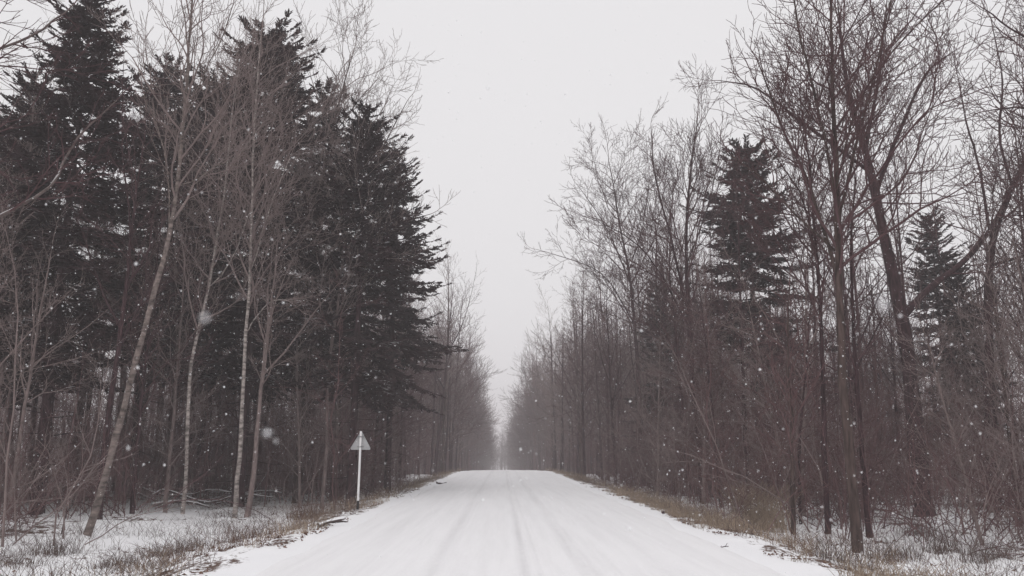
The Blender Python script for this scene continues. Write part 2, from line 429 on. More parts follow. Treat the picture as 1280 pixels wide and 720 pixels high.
def natural_stem(rng, H, lean=0.04, bend=0.03, n=16):
    s = np.linspace(0, 1, n)
    a = rng.rand() * 6.28
    off = np.cumsum(rng.randn(n, 2), axis=0) * bend * H / n + np.outer(s, [math.cos(a), math.sin(a)]) * lean * H * rng.rand()
    off -= off[0]
    P = np.zeros((n, 3)); P[:, :2] = off; P[:, 2] = s * H - 0.25
    return P

def bare_proto(seed, H, r0, style):
    rng = np.random.RandomState(seed)
    P = natural_stem(rng, H); Rd = stem_radii(len(P), r0, 0.02)
    gt, gc = Geo(), Geo()
    stems, rads = [P], [Rd]
    if style == 'fork':
        A, RA = spawn(rng, P[None], Rd[None], 5, 0.36, 0.7, (27, 7), 0.5, 0.4, 0.3, 10, 0.16, 0.65, 0.011, 0.014)
        stems += list(A); rads += list(RA)
    for p, r in zip(stems, rads): tubes(gt, p[None], r[None], 8)
    kw = dict(narrow=dict(spread=32, limbs=20, lf=0.26, t0=0.34, up=0.5), fork=dict(spread=36, limbs=9, lf=0.24, t0=0.36, up=0.4),
              low=dict(spread=50, limbs=30, lf=0.28, t0=0.14, up=0.4), pole=dict(spread=38, limbs=18, lf=0.22, t0=0.45, up=0.4))[style]
    crown_levels(rng, stems, rads, gc, 4, rmin=0.0095, lmin=0.19, **kw)
    return gt, gc

def light_proto(seed, H, r0, t0=0.3, lf=0.3, limbs=15, rm=0.016, lm=0.34):
    rng = np.random.RandomState(seed)
    P = natural_stem(rng, H, n=7); Rd = stem_radii(7, r0, 0.02)
    g = Geo(); tubes(g, P[None], Rd[None], 5)
    crown_levels(rng, [P], [Rd], g, 3, spread=42, up=0.4, limbs=limbs, lf=lf, t0=t0, rmin=rm, lmin=lm, clf=0.30)
    return g

def sapling_geo(seed, H, light=False):
    rng = np.random.RandomState(seed)
    n = 8
    P = natural_stem(rng, H, 0.14, 0.14, n); Rd = stem_radii(n, 0.008 + H * 0.0028, 0.005, 0.1)
    g = Geo(); tubes(g, P[None], Rd[None], 4)
    A, RA = spawn(rng, P[None], Rd[None], 12 if not light else 10, 0.18, 0.98, (50, 14), 0.34, 0.6, 0.3, 5, 0.35, 0.6, 0.009, 0.006)
    tubes(g, A, RA, 3)
    B, RB = spawn(rng, A, RA, 6, 0.2, 1, (42, 16), 0.5, 0.4, 0.15, 3, 0.35, 0.7, 0.009, 0.005)
    tubes(g, B, RB, 3)
    if not light:
        D, RD = spawn(rng, B, RB, 3, 0.25, 1, (40, 16), 0.5, 0.4, 0.1, 3, 0.3, 0.8, 0.009, 0.004)
        tubes(g, D, RD, 3)
    return g

def shrub_geo(seed, H, stems=14, spread=0.18):
    rng = np.random.RandomState(seed)
    g = Geo()
    root = np.zeros((1, 3, 3)); root[0, :, 2] = [-0.15, 0, 0.25]
    A, RA = spawn(rng, root, np.full((1, 3), 0.05), stems, 0.3, 0.9, (30, 20), H * 2.4, 0.1, 0.1, 8, 0.5, 0.6, 0.0035, 0.004)
    A[:, :, :2] += (rng.randn(len(A), 1, 2) * spread * H * 0.6 * (1 if spread > 0.2 else 1.6))
    tubes(g, A, RA, 4)
    B, RB = spawn(rng, A, RA, 6, 0.25, 1, (36, 14), 0.4, 0.4, 0.2, 4, 0.3, 0.7, 0.008, 0.004)
    tubes(g, B, RB, 3)
    D, RD = spawn(rng, B, RB, 3, 0.25, 1, (36, 14), 0.5, 0.4, 0.15, 3, 0.3, 0.8, 0.008, 0.0035)
    tubes(g, D, RD, 3)
    return g

# ------------------------------------------------------------------ firs
def fir_geo(seed, H, Lmax, h0, dens=1.0, pw=0.75):
    rng = np.random.RandomState(seed)
    gt, gc = Geo(), Geo()
    P = natural_stem(rng, H, 0.015, 0.006, 14); Rd = stem_radii(14, H * 0.0115, 0.015)
    tubes(gt, P[None], Rd[None], 9)
    z = h0; sprays = []
    Pb, Rb = [], []
    while z < H - 0.22:
        q = (H - z) / (H - h0)
        nb = rng.randint(4, 7) if q > 0.12 else 4
        a0 = rng.rand() * 6.28
        for i in range(nb):
            if rng.rand() < 0.16 and q > 0.15: continue
            L = Lmax * min(1.0, (q ** pw) * (0.5 + 0.65 * rng.rand())) * (0.62 + 0.38 * sstep(0, 0.22, 1 - q)) + 0.15
            a = a0 + i * 6.283 / nb + rng.randn() * 0.25
            el = R(20) * (1 - q) ** 1.2 - R(14) * q + rng.randn() * 0.10
            n = 6; s = np.linspace(0, 1, n)
            droop = -0.26 * q * L * s ** 1.5 + 0.20 * L * s ** 3.2
            ox, oy = np.interp(z, P[:, 2], P[:, 0]), np.interp(z, P[:, 2], P[:, 1])
            pts = np.stack([ox + math.cos(a) * math.cos(el) * L * s, oy + math.sin(a) * math.cos(el) * L * s, z + rng.randn() * 0.1 + math.sin(el) * L * s + droop], 1)
            Pb.append(pts); Rb.append(0.008 + 0.012 * L * (1 - s))
        z += (0.30 + 0.16 * rng.rand()) * (0.32 + 0.88 * q) / dens
    Pb, Rb = np.array(Pb), np.array(Rb)
    tubes(gc, Pb, Rb, 3)
    # side twigs lie in the plane of the branch; each carries needle blades
    k = 17
    m = len(Pb)
    Lb = np.linalg.norm(np.diff(Pb, axis=1), axis=2).sum(1)
    tw = []
    for side in (-1, 1):
        t = (np.arange(k)[None, :] + rng.rand(m, k)) / k * 0.88 + 0.12
        f = np.clip(t * 5, 0, 4.999); i = f.astype(int); w = (f - i)[..., None]; mi = np.arange(m)[:, None]
        base = Pb[mi, i] * (1 - w) + Pb[mi, i + 1] * w
        tan = Pb[mi, i + 1] - Pb[mi, i]; tan /= np.linalg.norm(tan, axis=2, keepdims=True)
        sd = np.cross(tan, [0, 0, 1.0]); sd /= np.linalg.norm(sd, axis=2, keepdims=True)
        d = tan * (0.75 + 0.2 * rng.rand(m, k, 1)) + sd * side * (0.7 + 0.3 * rng.rand(m, k, 1)) + np.array([0, 0, 1.0]) * (rng.randn(m, k, 1) * 0.22 - 0.10)
        d /= np.linalg.norm(d, axis=2, keepdims=True)
        ln = np.clip(Lb[:, None] * 0.30 * (1.12 - t), 0.16, 0.9) * (0.6 + 0.7 * rng.rand(m, k))
        tw.append((base.reshape(-1, 3), d.reshape(-1, 3), ln.ravel()))
    # the branch tip too
    tip = Pb[:, -1]; td = Pb[:, -1] - Pb[:, -2]; td /= np.linalg.norm(td, axis=1, keepdims=True)
    tw.append((tip - td * 0.1, td, np.full(m, 0.35)))
    base = np.concatenate([a for a, _, _ in tw]); d = np.concatenate([a for _, a, _ in tw]); ln = np.concatenate([a for _, _, a in tw])
    def blades(base, d, ln, wd):
        sd = np.cross(d, [0, 0, 1.0]); sd /= np.linalg.norm(sd, axis=1, keepdims=True) + 1e-9
        nrm = np.cross(sd, d)
        roll = rng.randn(len(base), 1) * 0.5
        sd2 = sd * np.cos(roll) + nrm * np.sin(roll); up = np.cross(sd2, d)
        L = ln[:, None]; W = wd[:, None]
        a = base; e_ = base + d * L
        mid = base + d * L * 0.45
        l = mid + sd2 * W - up * W * 0.45; r = mid - sd2 * W - up * W * 0.45; tpt = mid + up * W * 0.25
        V = np.stack([a, l, e_, r, tpt], 1)
        n_ = len(a); o = (np.arange(n_) * 5)[:, None]
        gc.add(V, np.concatenate([o + [0, 1, 4], o + [1, 2, 4], o + [2, 3, 4], o + [3, 0, 4]]))
    blades(base, d, ln, 0.035 + 0.045 * ln)
    sel = ln > 0.28
    for fr in (0.22, 0.42, 0.62, 0.8):
        for sgn in (-1, 1):
            b2, d2, l2 = base[sel], d[sel], ln[sel]
            sd = np.cross(d2, [0, 0, 1.0]); sd /= np.linalg.norm(sd, axis=1, keepdims=True) + 1e-9
            dd = d2 * 0.8 + sd * sgn * 0.6 + rng.randn(len(d2), 3) * 0.16; dd /= np.linalg.norm(dd, axis=1, keepdims=True)
            blades(b2 + d2 * (l2 * fr)[:, None], dd, l2 * (0.5 - 0.2 * fr) + 0.09, 0.026 + 0.035 * l2)
    # needles on the leader
    kk = 40; zt = H - 0.25 - 1.6 * rng.rand(kk); az = rng.rand(kk) * 6.283
    bt = np.stack([np.interp(zt, P[:, 2], P[:, 0]), np.interp(zt, P[:, 2], P[:, 1]), zt], 1)
    dt = np.stack([np.cos(az) * 0.8, np.sin(az) * 0.8, np.full(kk, 0.75)], 1); dt /= np.linalg.norm(dt, axis=1, keepdims=True)
    blades(bt, dt, np.full(kk, 0.26), np.full(kk, 0.03))
    # a few dead lower twigs below the live crown
    D, RD = spawn(rng, P[None], Rd[None], 26, 0.06, max(0.12, h0 / H + 0.05), (85, 10), 0.10, 0.0, -0.1, 4, 0.3, 0.3, 0.008, 0.006)
    tubes(gc, D, RD, 3)
    return gt, gc

# ------------------------------------------------------------------ hero trees, traced at their own distance
def hero(name, label, cat, base, spine, r0, forks=(), bark='bark_dark', twig='twig', seed=1, top=0.02, n=26, group=None, dy=0.0, detail=4, fan=None, **kw):
    rng = np.random.RandomState(seed)
    b0 = on_ground(*base)
    Y = b0[1]
    pts = [b0 - np.array([0, 0, 0.25])] + [at(px, py, Y + dy * (i + 1) / len(spine)) for i, (px, py) in enumerate(spine)]
    P = resample(pts, n)
    P[1:] += np.cumsum(rng.randn(n - 1, 3), axis=0) * [0.012, 0.02, 0.0]
    Rd = stem_radii(n, r0, top) * (1 + 0.06 * rng.randn(n))
    stems, rads = [P], [Rd]
    for L in forks:
        lp, f = L[0], (L[1] if len(L) > 1 else 0.55)
        # joins the stem at the spine point nearest to its first pixel
        p0 = at(*lp[0], Y); j = int(np.argmin(np.abs(P[:, 2] - p0[2])))
        sgn = 1 if rng.rand() > 0.5 else -1
        q = [P[j]] + [at(px, py, Y + sgn * 0.5 * (i + 1)) for i, (px, py) in enumerate(lp[1:])]
        Q = resample(q, 14); Q[1:] += np.cumsum(rng.randn(13, 3), axis=0) * [0.02, 0.03, 0.012]
        stems.append(Q); rads.append(stem_radii(14, Rd[j] * f, 0.014, 0.0, 0.7))
    if fan: kw.update(limbs=kw.get('limbs', 14) + fan[0] // 2, t0=fan[1], spread=fan[4] + 4, lf=fan[3] * 0.58)
    gt, gc = Geo(), Geo()
    o = b0
    for p, r in zip(stems, rads): tubes(gt, (p - o)[None], r[None], 10)
    crown_levels(rng, [p - o for p in stems], rads, gc, detail, **kw)
    t = thing(name, tuple(o), label, cat, group)
    link('trunk', gt.mesh('trunk', M[bark]), t); link('crown', gc.mesh('crown', M[twig]), t)
    HEROES.append((o[0], o[1]))
    return t
HEROES = []

BT, BI = 'bare_tree', 'birch_tree'
hero(BI, 'leaning birch with pale speckled trunk, its foot nearest the road on the left', 'birch', (106, 668),
     [(132, 595), (155, 510), (170, 450), (195, 360), (215, 280), (228, 200), (236, 120), (241, 40), (246, -70)], 0.096,
     [([(224, 238), (245, 225), (268, 208), (302, 190), (330, 150)], 0.45), ([(215, 280), (205, 200), (190, 140), (178, 112)], 0.3), ([(234, 150), (262, 80), (285, 20)], 0.4)],
     'birch_dull', 'twig_lightened', 3, spread=26, limbs=16, lf=0.2, t0=0.45, up=0.5, rmin=0.0061, L2=8, L3=6, L4=2, fan=(9, 0.5, 0.85, 0.42, 17))
hero(BI, 'very slim birch with a grey stem, between the leaning birch and the white birch', 'birch', (228, 642),
     [(233, 590), (240, 460), (262, 360), (272, 290), (281, 235), (288, 150), (298, 80)], 0.075,
     [([(262, 360), (285, 330), (310, 260)], 0.4)], 'birch', 'twig_lightened', 5, spread=32, limbs=26, lf=0.26, t0=0.35, up=0.4, rmin=0.0061, L2=9, L3=7, L4=2)
hero(BI, 'upright slender birch with a whitish trunk, left of the triangular sign', 'birch', (293, 648),
     [(297, 600), (300, 560), (306, 450), (311, 380), (313, 330), (318, 180), (322, 110), (328, 40)], 0.085,
     [([(308, 420), (335, 380), (365, 372)], 0.35), ([(313, 330), (340, 260), (365, 190)], 0.4)], 'birch', 'twig_lightened', 8, spread=34, limbs=31, lf=0.26, t0=0.4, up=0.45, rmin=0.0061, L2=10, L3=7, L4=2)
hero(BT, 'tall bare tree forking into pale limbs before the firs, close left of the sign', 'tree', (370, 629),
     [(374, 570), (384, 470), (393, 390), (397, 330), (399, 290), (406, 225), (420, 150), (442, 70)], 0.19,
     [([(397, 335), (425, 280), (465, 215), (512, 125)], 0.6), ([(394, 385), (370, 320), (350, 260), (338, 200)], 0.45), ([(396, 345), (440, 305), (490, 282), (540, 266)], 0.4), ([(404, 235), (425, 160), (470, 105)], 0.5)],
     'bark_brown', 'twig_lightened', 12, spread=38, limbs=14, lf=0.22, t0=0.45, up=0.5, rmin=0.0081, L2=9, L3=7, L4=2, fan=(15, 0.45, 0.85, 0.46, 30))
hero(BT, 'thin pale-stemmed bare tree behind the triangular sign post', 'tree', (402, 634),
     [(408, 560), (412, 460), (425, 365), (431, 310), (446, 250), (472, 175)], 0.085,
     [([(420, 400), (445, 330), (480, 270)], 0.5)], 'bark_grey', 'twig_lightened', 17, spread=36, limbs=26, lf=0.29, t0=0.4, rmin=0.0068, L2=9, L3=7, L4=2)
hero(BT, 'thin crooked grey tree at the left end of the wood with long sideways limbs', 'tree', (-14, 640),
     [(-4, 540), (3, 480), (12, 400), (18, 330), (30, 260), (38, 190), (44, 110)], 0.085,
     [([(10, 440), (30, 415), (65, 370), (125, 358), (165, 340)], 0.55), ([(6, 470), (55, 457), (95, 457), (122, 472)], 0.35), ([(20, 325), (55, 290), (95, 270), (150, 262)], 0.4)],
     'bark_grey', 'twig_lightened', 21, spread=45, limbs=23, lf=0.33, t0=0.3, up=0.2, rmin=0.0061, L2=10, L3=7, L4=2)
hero(BT, 'big bare tree reaching in a snow-topped limb from beyond the left edge', 'tree', (-150, 722),
     [(-140, 600), (-125, 450), (-110, 300), (-100, 150), (-92, 20), (-88, -120)], 0.17,
     [([(-108, 300), (-60, 292), (0, 268), (38, 247), (65, 226), (76, 195), (94, 165), (142, 122)], 0.42), ([(-100, 140), (-40, 75), (15, 55), (62, 32), (95, 5)], 0.5), ([(-95, 60), (-40, 0), (20, -25), (70, -60)], 0.5)],
     'snow_limb', 'twig', 25, spread=42, limbs=18, lf=0.26, t0=0.4, up=0.25, rmin=0.0068, L2=11, L3=8, L4=2)
hero(BT, 'pale brown straight trunk just behind the leaning birch', 'tree', (148, 625),
     [(150, 560), (154, 480), (162, 370), (172, 250), (180, 150)], 0.19, (), 'bark_grey', 'twig', 28, spread=45, limbs=26, lf=0.26, t0=0.5, detail=3)
hero(BT, 'short dark slanting trunk in the snow between two birches', 'tree', (165, 642),
     [(172, 560), (178, 480), (190, 380), (200, 300)], 0.085, (), 'bark_dark', 'twig', 29, spread=45, limbs=23, lf=0.32, t0=0.35, rmin=0.0068, detail=3)

# right side
hero(BT, 'tall brown trunk nearest the road on the right, topped by a wide fan of twigs', 'tree', (1072, 690),
     [(1068, 640), (1062, 560), (1055, 470), (1052, 400), (1050, 330), (1048, 260), (1046, 180), (1044, 90), (1042, -40)], 0.13,
     [([(1051, 350), (1020, 250), (985, 160), (950, 70)], 0.55), ([(1049, 290), (1070, 190), (1100, 90), (1120, -20)], 0.6), ([(1050, 330), (1005, 280), (950, 225), (905, 190)], 0.45),
      ([(1048, 250), (1025, 150), (1005, 50), (990, -40)], 0.55), ([(1046, 220), (1080, 120), (1140, 40), (1180, 0)], 0.45)],
     'bark_brown', 'twig', 33, spread=38, limbs=14, lf=0.22, t0=0.42, up=0.45, rmin=0.0074, L2=10, L3=7, L4=2, fan=(22, 0.40, 0.82, 0.55, 33))
hero(BT, 'thick dark leaning trunk with a low limb curving out to the right', 'tree', (1156, 646),
     [(1150, 590), (1142, 500), (1133, 420), (1124, 370), (1108, 290), (1092, 215), (1078, 165), (1060, 90), (1050, 0)], 0.37,
     [([(1134, 400), (1160, 362), (1198, 332), (1228, 300), (1262, 240), (1290, 190)], 0.62), ([(1092, 215), (1040, 180), (1000, 150), (950, 110), (905, 100)], 0.5), ([(1100, 245), (1125, 160), (1160, 90), (1200, 60)], 0.55), ([(1085, 190), (1100, 100), (1110, 0)], 0.6)],
     'bark_dark', 'twig', 37, spread=42, limbs=14, lf=0.22, t0=0.45, up=0.4, rmin=0.0081, L2=10, L3=7, L4=2, fan=(20, 0.5, 0.88, 0.48, 36))
hero(BT, 'slim dark upright trunk left of the tall brown trunk', 'tree', (1035, 667),
     [(1033, 600), (1030, 500), (1026, 400), (1020, 300), (1014, 220), (1000, 130)], 0.085,
     [([(1022, 330), (1000, 250), (960, 190)], 0.5)], 'bark_dark', 'twig', 41, spread=40, limbs=26, lf=0.29, t0=0.45, rmin=0.0068, L2=10, L3=7, L4=2)
hero(BT, 'big dark trunk near the right edge bending up into crooked limbs', 'tree', (1243, 640),
     [(1238, 540), (1236, 470), (1235, 400), (1238, 340), (1243, 295), (1262, 245), (1285, 190), (1300, 110), (1310, 0)], 0.25,
     [([(1243, 300), (1225, 220), (1205, 150), (1195, 90)], 0.5), ([(1238, 330), (1280, 320), (1330, 300)], 0.5), ([(1262, 245), (1250, 170), (1255, 90), (1240, 20)], 0.55)],
     'bark_dark', 'twig', 45, spread=44, limbs=12, lf=0.22, t0=0.42, up=0.35, rmin=0.0081, L2=10, L3=7, L4=2, fan=(10, 0.45, 0.85, 0.42, 34))
hero(BT, 'bare tree hanging dark twigs in from beyond the top right corner', 'tree', (1400, 690),
     [(1395, 550), (1385, 350), (1372, 150), (1360, 20), (1350, -120)], 0.2,
     [([(1370, 130), (1320, 70), (1270, 35), (1232, 12)], 0.5), ([(1376, 200), (1330, 150), (1285, 135), (1238, 140)], 0.4), ([(1380, 320), (1320, 270), (1270, 270)], 0.4)],
     'bark_dark', 'twig', 47, spread=44, limbs=18, lf=0.29, t0=0.4, up=0.2, rmin=0.0068, L2=10, L3=7, L4=2)
hero(BT, 'airy bare tree with upswept forks rising left of the lone conical fir', 'tree', (880, 628),
     [(874, 560), (866, 480), (861, 390), (858, 320), (860, 260), (866, 200), (874, 150)], 0.17,
     [([(861, 380), (840, 300), (820, 230), (812, 160)], 0.65), ([(860, 330), (882, 270), (898, 200), (902, 160)], 0.5), ([(862, 400), (820, 330), (780, 290), (740, 270)], 0.45)],
     'bark_dark', 'twig', 51, spread=34, limbs=12, lf=0.2, t0=0.42, up=0.5, rmin=0.0088, L2=9, L3=7, L4=2, fan=(15, 0.42, 0.82, 0.5, 27))
hero(BT, 'twin dark trunk pressed against the airy forked tree on the right verge', 'tree', (862, 622),
     [(858, 560), (850, 480), (842, 400), (836, 330), (838, 280)], 0.11, (), 'bark_dark', 'twig', 53, spread=40, limbs=28, lf=0.32, t0=0.4, rmin=0.0081, detail=3)
hero(BT, 'round-headed bare tree leaning long limbs towards the road, right of centre', 'tree', (806, 607),
     [(803, 550), (800, 480), (795, 410), (788, 340), (776, 280), (768, 230), (762, 200)], 0.19,
     [([(794, 400), (755, 345), (715, 325), (672, 312)], 0.45), ([(790, 350), (760, 290), (735, 250), (720, 230)], 0.55), ([(788, 340), (805, 280), (812, 220)], 0.55)],
     'bark_dark', 'twig', 57, spread=42, limbs=14, lf=0.22, t0=0.4, up=0.4, rmin=0.0095, L2=10, L3=7, L4=2, fan=(18, 0.42, 0.88, 0.48, 36))
hero(BT, 'thin reddish trunk rising from the tan grass clump on the right verge', 'tree', (992, 668),
     [(990, 600), (988, 540), (982, 440), (985, 360)], 0.075, (), 'bark_brown', 'twig_red', 61, spread=45, limbs=26, lf=0.37, t0=0.3, rmin=0.0061, detail=3)
hero(BT, 'second thin trunk behind the tan grass clump, thinner and darker', 'tree', (1002, 656),
     [(1000, 600), (1000, 540), (1006, 450), (1010, 370)], 0.055, (), 'bark_dark', 'twig', 63, spread=45, limbs=23, lf=0.37, t0=0.3, rmin=0.0061, detail=3)

hero(BT, 'slim dark trunk close behind the tall brown trunk, almost touching it', 'tree', (1087, 672),
     [(1079, 600), (1070, 500), (1064, 400), (1062, 320), (1066, 220)], 0.085, (), 'bark_dark', 'twig', 71, spread=40, limbs=18, lf=0.26, t0=0.4, rmin=0.005, detail=3)

# arched sapling bowed to the ground in front of the leaning birch
def arch(name, label, pix, r, seed, mt='bark_grey', n=24):
    b0 = on_ground(*pix[0]); Y = b0[1]
    P = resample([b0 - np.array([0, 0, 0.1])] + [at(x, y, Y) for x, y in pix[1:]], n) - b0
    g = Geo(); rng = np.random.RandomState(seed)
    Rd = r * (1 - 0.72 * np.linspace(0, 1, n)); tubes(g, P[None], Rd[None], 6)
    t = thing(name, tuple(b0), label, 'sapling')
    link('stem', g.mesh('stem', M[mt]), t)
    g = Geo()
    A, RA = spawn(rng, P[None], Rd[None], 16, 0.3, 1, (50, 14), 0.16, 0.3, 0.1, 5, 0.3, 0.6, 0.008, 0.004); tubes(g, A, RA, 3)
    B, RB = spawn(rng, A, RA, 4, 0.3, 1, (40, 14), 0.5, 0.3, 0.1, 3, 0.3, 0.7, 0.008, 0.0035); tubes(g, B, RB, 3)
    link('twigs', g.mesh('twigs', M['twig_lightened']), t)
arch('bowed_sapling', 'pale sapling bent into an arch across the foot of the leaning birch', [(24, 640), (40, 548), (65, 512), (92, 497), (118, 493), (150, 506), (185, 545), (222, 588)], 0.032, 2)
arch('bowed_sapling', 'thin sapling arching over the grass beside the tall brown trunk', [(1116, 640), (1098, 590), (1082, 580), (1066, 577), (1050, 585), (1030, 598)], 0.02, 4)
arch('bowed_sapling', 'low dark sapling bowed into the snow left of the slanting trunk', [(76, 668), (84, 640), (97, 628), (112, 632), (126, 640), (138, 655)], 0.02, 6, 'bark_dark')

# ------------------------------------------------------------------ fir trees
FIRS = [(1, 21, 5.6, 5.5, 0.62, 0.72), (2, 19, 4.6, 5.0, 0.62, 0.45), (3, 18, 5.3, 5.4, 0.60, 0.72), (4, 13, 3.6, 1.8, 0.72, 0.7), (5, 17, 4.6, 5.5, 0.74, 0.62)]
firs = [fir_geo(*a_) for a_ in FIRS]
firs = [(gt.mesh('fir_trunk', M['bark_dark']), gc.mesh('fir_crown', M['needles']), h) for (gt, gc), h in zip(firs, [a_[1] for a_ in FIRS])]
def fir(kind, x, y, H, label, group=None, wide=1.0, rz=0.0):
    tm, cm, h = firs[kind]
    z = float(ground_z(x, y))
    t = thing('fir_tree', (x, y, z), label, 'fir', group)
    t.rotation_euler = (0, 0, rz); t.scale = (H / h * wide, H / h * wide, H / h)
    link('trunk', tm, t); link('crown', cm, t)
    HEROES.append((x, y))
def fir_px(kind, px, py, Y, label, group=None, wide=1.0, rz=0.0):
    top = at(px, py, Y)
    x = top[0]; fir(kind, x, Y, top[2] - float(ground_z(x, Y)), label, group, wide, rz)
fir_px(0, 122, -20, 30, 'tallest dark fir, its tip cut by the top of the picture on the left', wide=1.0, rz=1)
fir_px(1, 336, 42, 36, 'tall ragged dark fir with a blunt top, behind the white birch', wide=1.05, rz=2)
fir_px(2, 458, 132, 36, 'broad dark fir next to the road gap, its layered boughs reaching towards the road', wide=1.0, rz=3)
fir_px(4, 212, 88, 40, 'dark fir filling the gap behind the leaning birch crown', rz=4)
fir_px(0, 40, 88, 34, 'dark fir at the left, shorter and just behind the tallest fir', rz=5)
fir_px(2, 408, 110, 46, 'fir half hidden between the ragged fir and the broad roadside fir', rz=0.5)
fir_px(2, 497, 190, 46, 'fir just behind the broad roadside fir, showing its top over that tree', wide=0.85, rz=1.5)
fir_px(1, 270, 100, 47, 'fir deep behind, between the gap fir and the ragged fir', rz=2.5)
fir_px(2, 0, 150, 40, 'dark fir standing at the left edge of the picture', rz=3.5)
fir_px(4, 925, 184, 46, 'lone conical fir with open layered boughs on the right side', wide=1.15, rz=4.5)
fir_px(3, 1158, 268, 56, 'small fir behind the thick dark leaning trunk', rz=5.5)
fir_px(3, 820, 352, 60, 'small hazy fir behind the round-headed bare tree', rz=0.8)
fir_px(3, 1195, 330, 46, 'low fir deep in the right wood, right of the small fir', rz=1.8)

# ------------------------------------------------------------------ the wood: single trees, saplings and shrubs by kind and place
rng = np.random.RandomState(11)
protos = []
for i, (H, r0, st) in enumerate([(21, .17, 'narrow'), (19, .15, 'fork'), (23, .20, 'fork'), (18, .13, 'narrow'), (20, .15, 'low'), (17, .12, 'low'), (22, .16, 'pole'), (19, .12, 'pole'), (21, .18, 'low')]):
    gt, gc = bare_proto(100 + i, H, r0, st)
    protos.append((gt, gc, H, st))
pm = [(gt.mesh('trunk', M['bark_dark' if i % 3 else 'bark_brown']), gc.mesh('crown', M[('twig', 'twig_red', 'twig', 'twig_lightened')[i % 4]])) for i, (gt, gc, H, st) in enumerate(protos)]
pg = [gc.mesh('crown', M['twig_lightened']) for gt, gc, H, st in protos]
whole = []
for i, (gt, gc, H, st) in enumerate(protos):
    g = Geo().merge(gt).merge(gc); whole.append(g.mesh('bare_tree', M['twig' if i % 2 else 'twig_red']))

VIEWS = []          # (bearing, half width, distance): nothing is planted in front of these
def view(px0, px1, Y): 
    a, b_ = [math.atan2(*(lambda d: (d.x, d.y))(ray(p_, 600))) for p_ in (px0, px1)]
    VIEWS.append(((a + b_) / 2, (b_ - a) / 2, Y))
for hx, hy in HEROES: VIEWS.append((math.atan2(hx, hy), 0.2 / math.hypot(hx, hy) + 0.003, hy))
view(166, 366, 37); view(440, 515, 38); view(955, 1010, 24); view(60, 165, 26); view(1078, 1118, 26); view(1118, 1182, 31)
OPEN = VIEWS[-6:]
def hides(x, y):
    a = math.atan2(x, y)
    return any(abs(a - v[0]) < v[1] + 0.15 / y and y < v[2] + 0.3 for v in VIEWS)
def near_hides(x, y):
    a = math.atan2(x, y)
    return any(abs(a - v[0]) < v[1] and y < v[2] for v in OPEN) or any(abs(a - v[0]) < v[1] * 0.8 and y < min(v[2], 24) for v in VIEWS)
def scatter(n, ylo, yhi, ulo, uhi, upow=1.0, ypow=1.0, mind=1.2, avoid=True, seed=0, keep=None):
    r = np.random.RandomState(seed); out = []
    tries = 0
    while len(out) < n and tries < n * 60:
        tries += 1
        y = ylo + (yhi - ylo) * r.rand() ** ypow
        u = ulo + (uhi - ulo) * r.rand() ** upow
        x = RC + u * (1 if r.rand() < 0.5 else -1)
        if keep and keep(x, y): continue
        if abs(math.atan2(x, y)) > R(40): continue
        pts = out + (HEROES if avoid else [])
        if any((x - a) ** 2 + (y - c) ** 2 < mind ** 2 for a, c in pts): continue
        out.append((x, y))
    return out

near = scatter(95, 24, 62, 7.6, 30, 1.0, 0.9, 1.6, seed=1, keep=hides)
mid = scatter(110, 62, 150, 6.6, 24, 1.5, 1.0, 1.5, seed=2)
def inward(l): return [(x - (1.5 * float(sstep(130, 210, y)) if x > 0 else 0), y) for x, y in l]
far = scatter(90, 150, 330, 6.6, 12, 1.3, 1.0, 1.6, seed=3)
def side(x): return 'left' if x < RC else 'right'
for k, (x, y) in enumerate(near + mid):
    s = side(x); u = abs(x - RC)
    i = rng.randint(len(protos))
    edge = u < 10.5
    if edge and protos[i][3] == 'pole': i = 4
    if y < 62:
        lab = 'dark bare tree among the look-alike trunks behind the front row, %s wood' % s
        grp = 'look-alike bare trees behind the front row on the %s' % s
    else:
        lab = 'bare tree in the dense middle-distance row along the road, %s side' % s
        grp = 'bare trees in the middle distance on the %s' % s
    t = thing('bare_tree', (x, y, float(ground_z(x, y))), lab, 'tree', grp)
    sc = (0.72 + 0.35 * rng.rand()) * (1.06 if y > 60 else 0.8)
    if s == 'right' and y < 62: sc *= 0.85
    t.rotation_euler = (0.03 * rng.randn(), 0.03 * rng.randn(), rng.rand() * 6.28); t.scale = (sc, sc, sc)
    link('trunk', pm[i][0], t); link('crown', pg[i] if y > 62 and rng.rand() < 0.55 else pm[i][1], t)  # about half the farther crowns take the lightened twig, as painted haze
# slender grey trees, twigs coloured as if lit, standing in front of the firs and the dark wood
grey = [(gt.mesh('trunk', M['bark_grey']), gc.mesh('crown', M['twig_lightened'])) for i, (gt, gc, H, st) in enumerate(protos) if st in ('low', 'fork')]
for k, (x, y, sc) in enumerate([(-15.6, 26.5, .5), (-9.0, 29.5, .5), (-12.9, 32, .6), (-8.6, 35.5, .55), (-8.0, 40, .6), (-19.5, 32, .62), (-14.2, 21.5, .36),
                                (9.8, 28, .42), (12.4, 21.5, .38), (9.0, 37, .5), (17.0, 24.5, .5), (11.6, 32, .5), (8.3, 44, .55)]):
    i = k % len(grey)
    t = thing('bare_tree', (x, y, float(ground_z(x, y))), 'slender light grey twiggy tree at the front of the %s wood' % side(x), 'tree', 'slender light grey trees at the front on the %s' % side(x))
    t.rotation_euler = (0.05 * rng.randn(), 0.05 * rng.randn(), rng.rand() * 6.28); t.scale = (sc, sc, sc)
    link('trunk', grey[i][0], t); link('crown', grey[i][1], t)
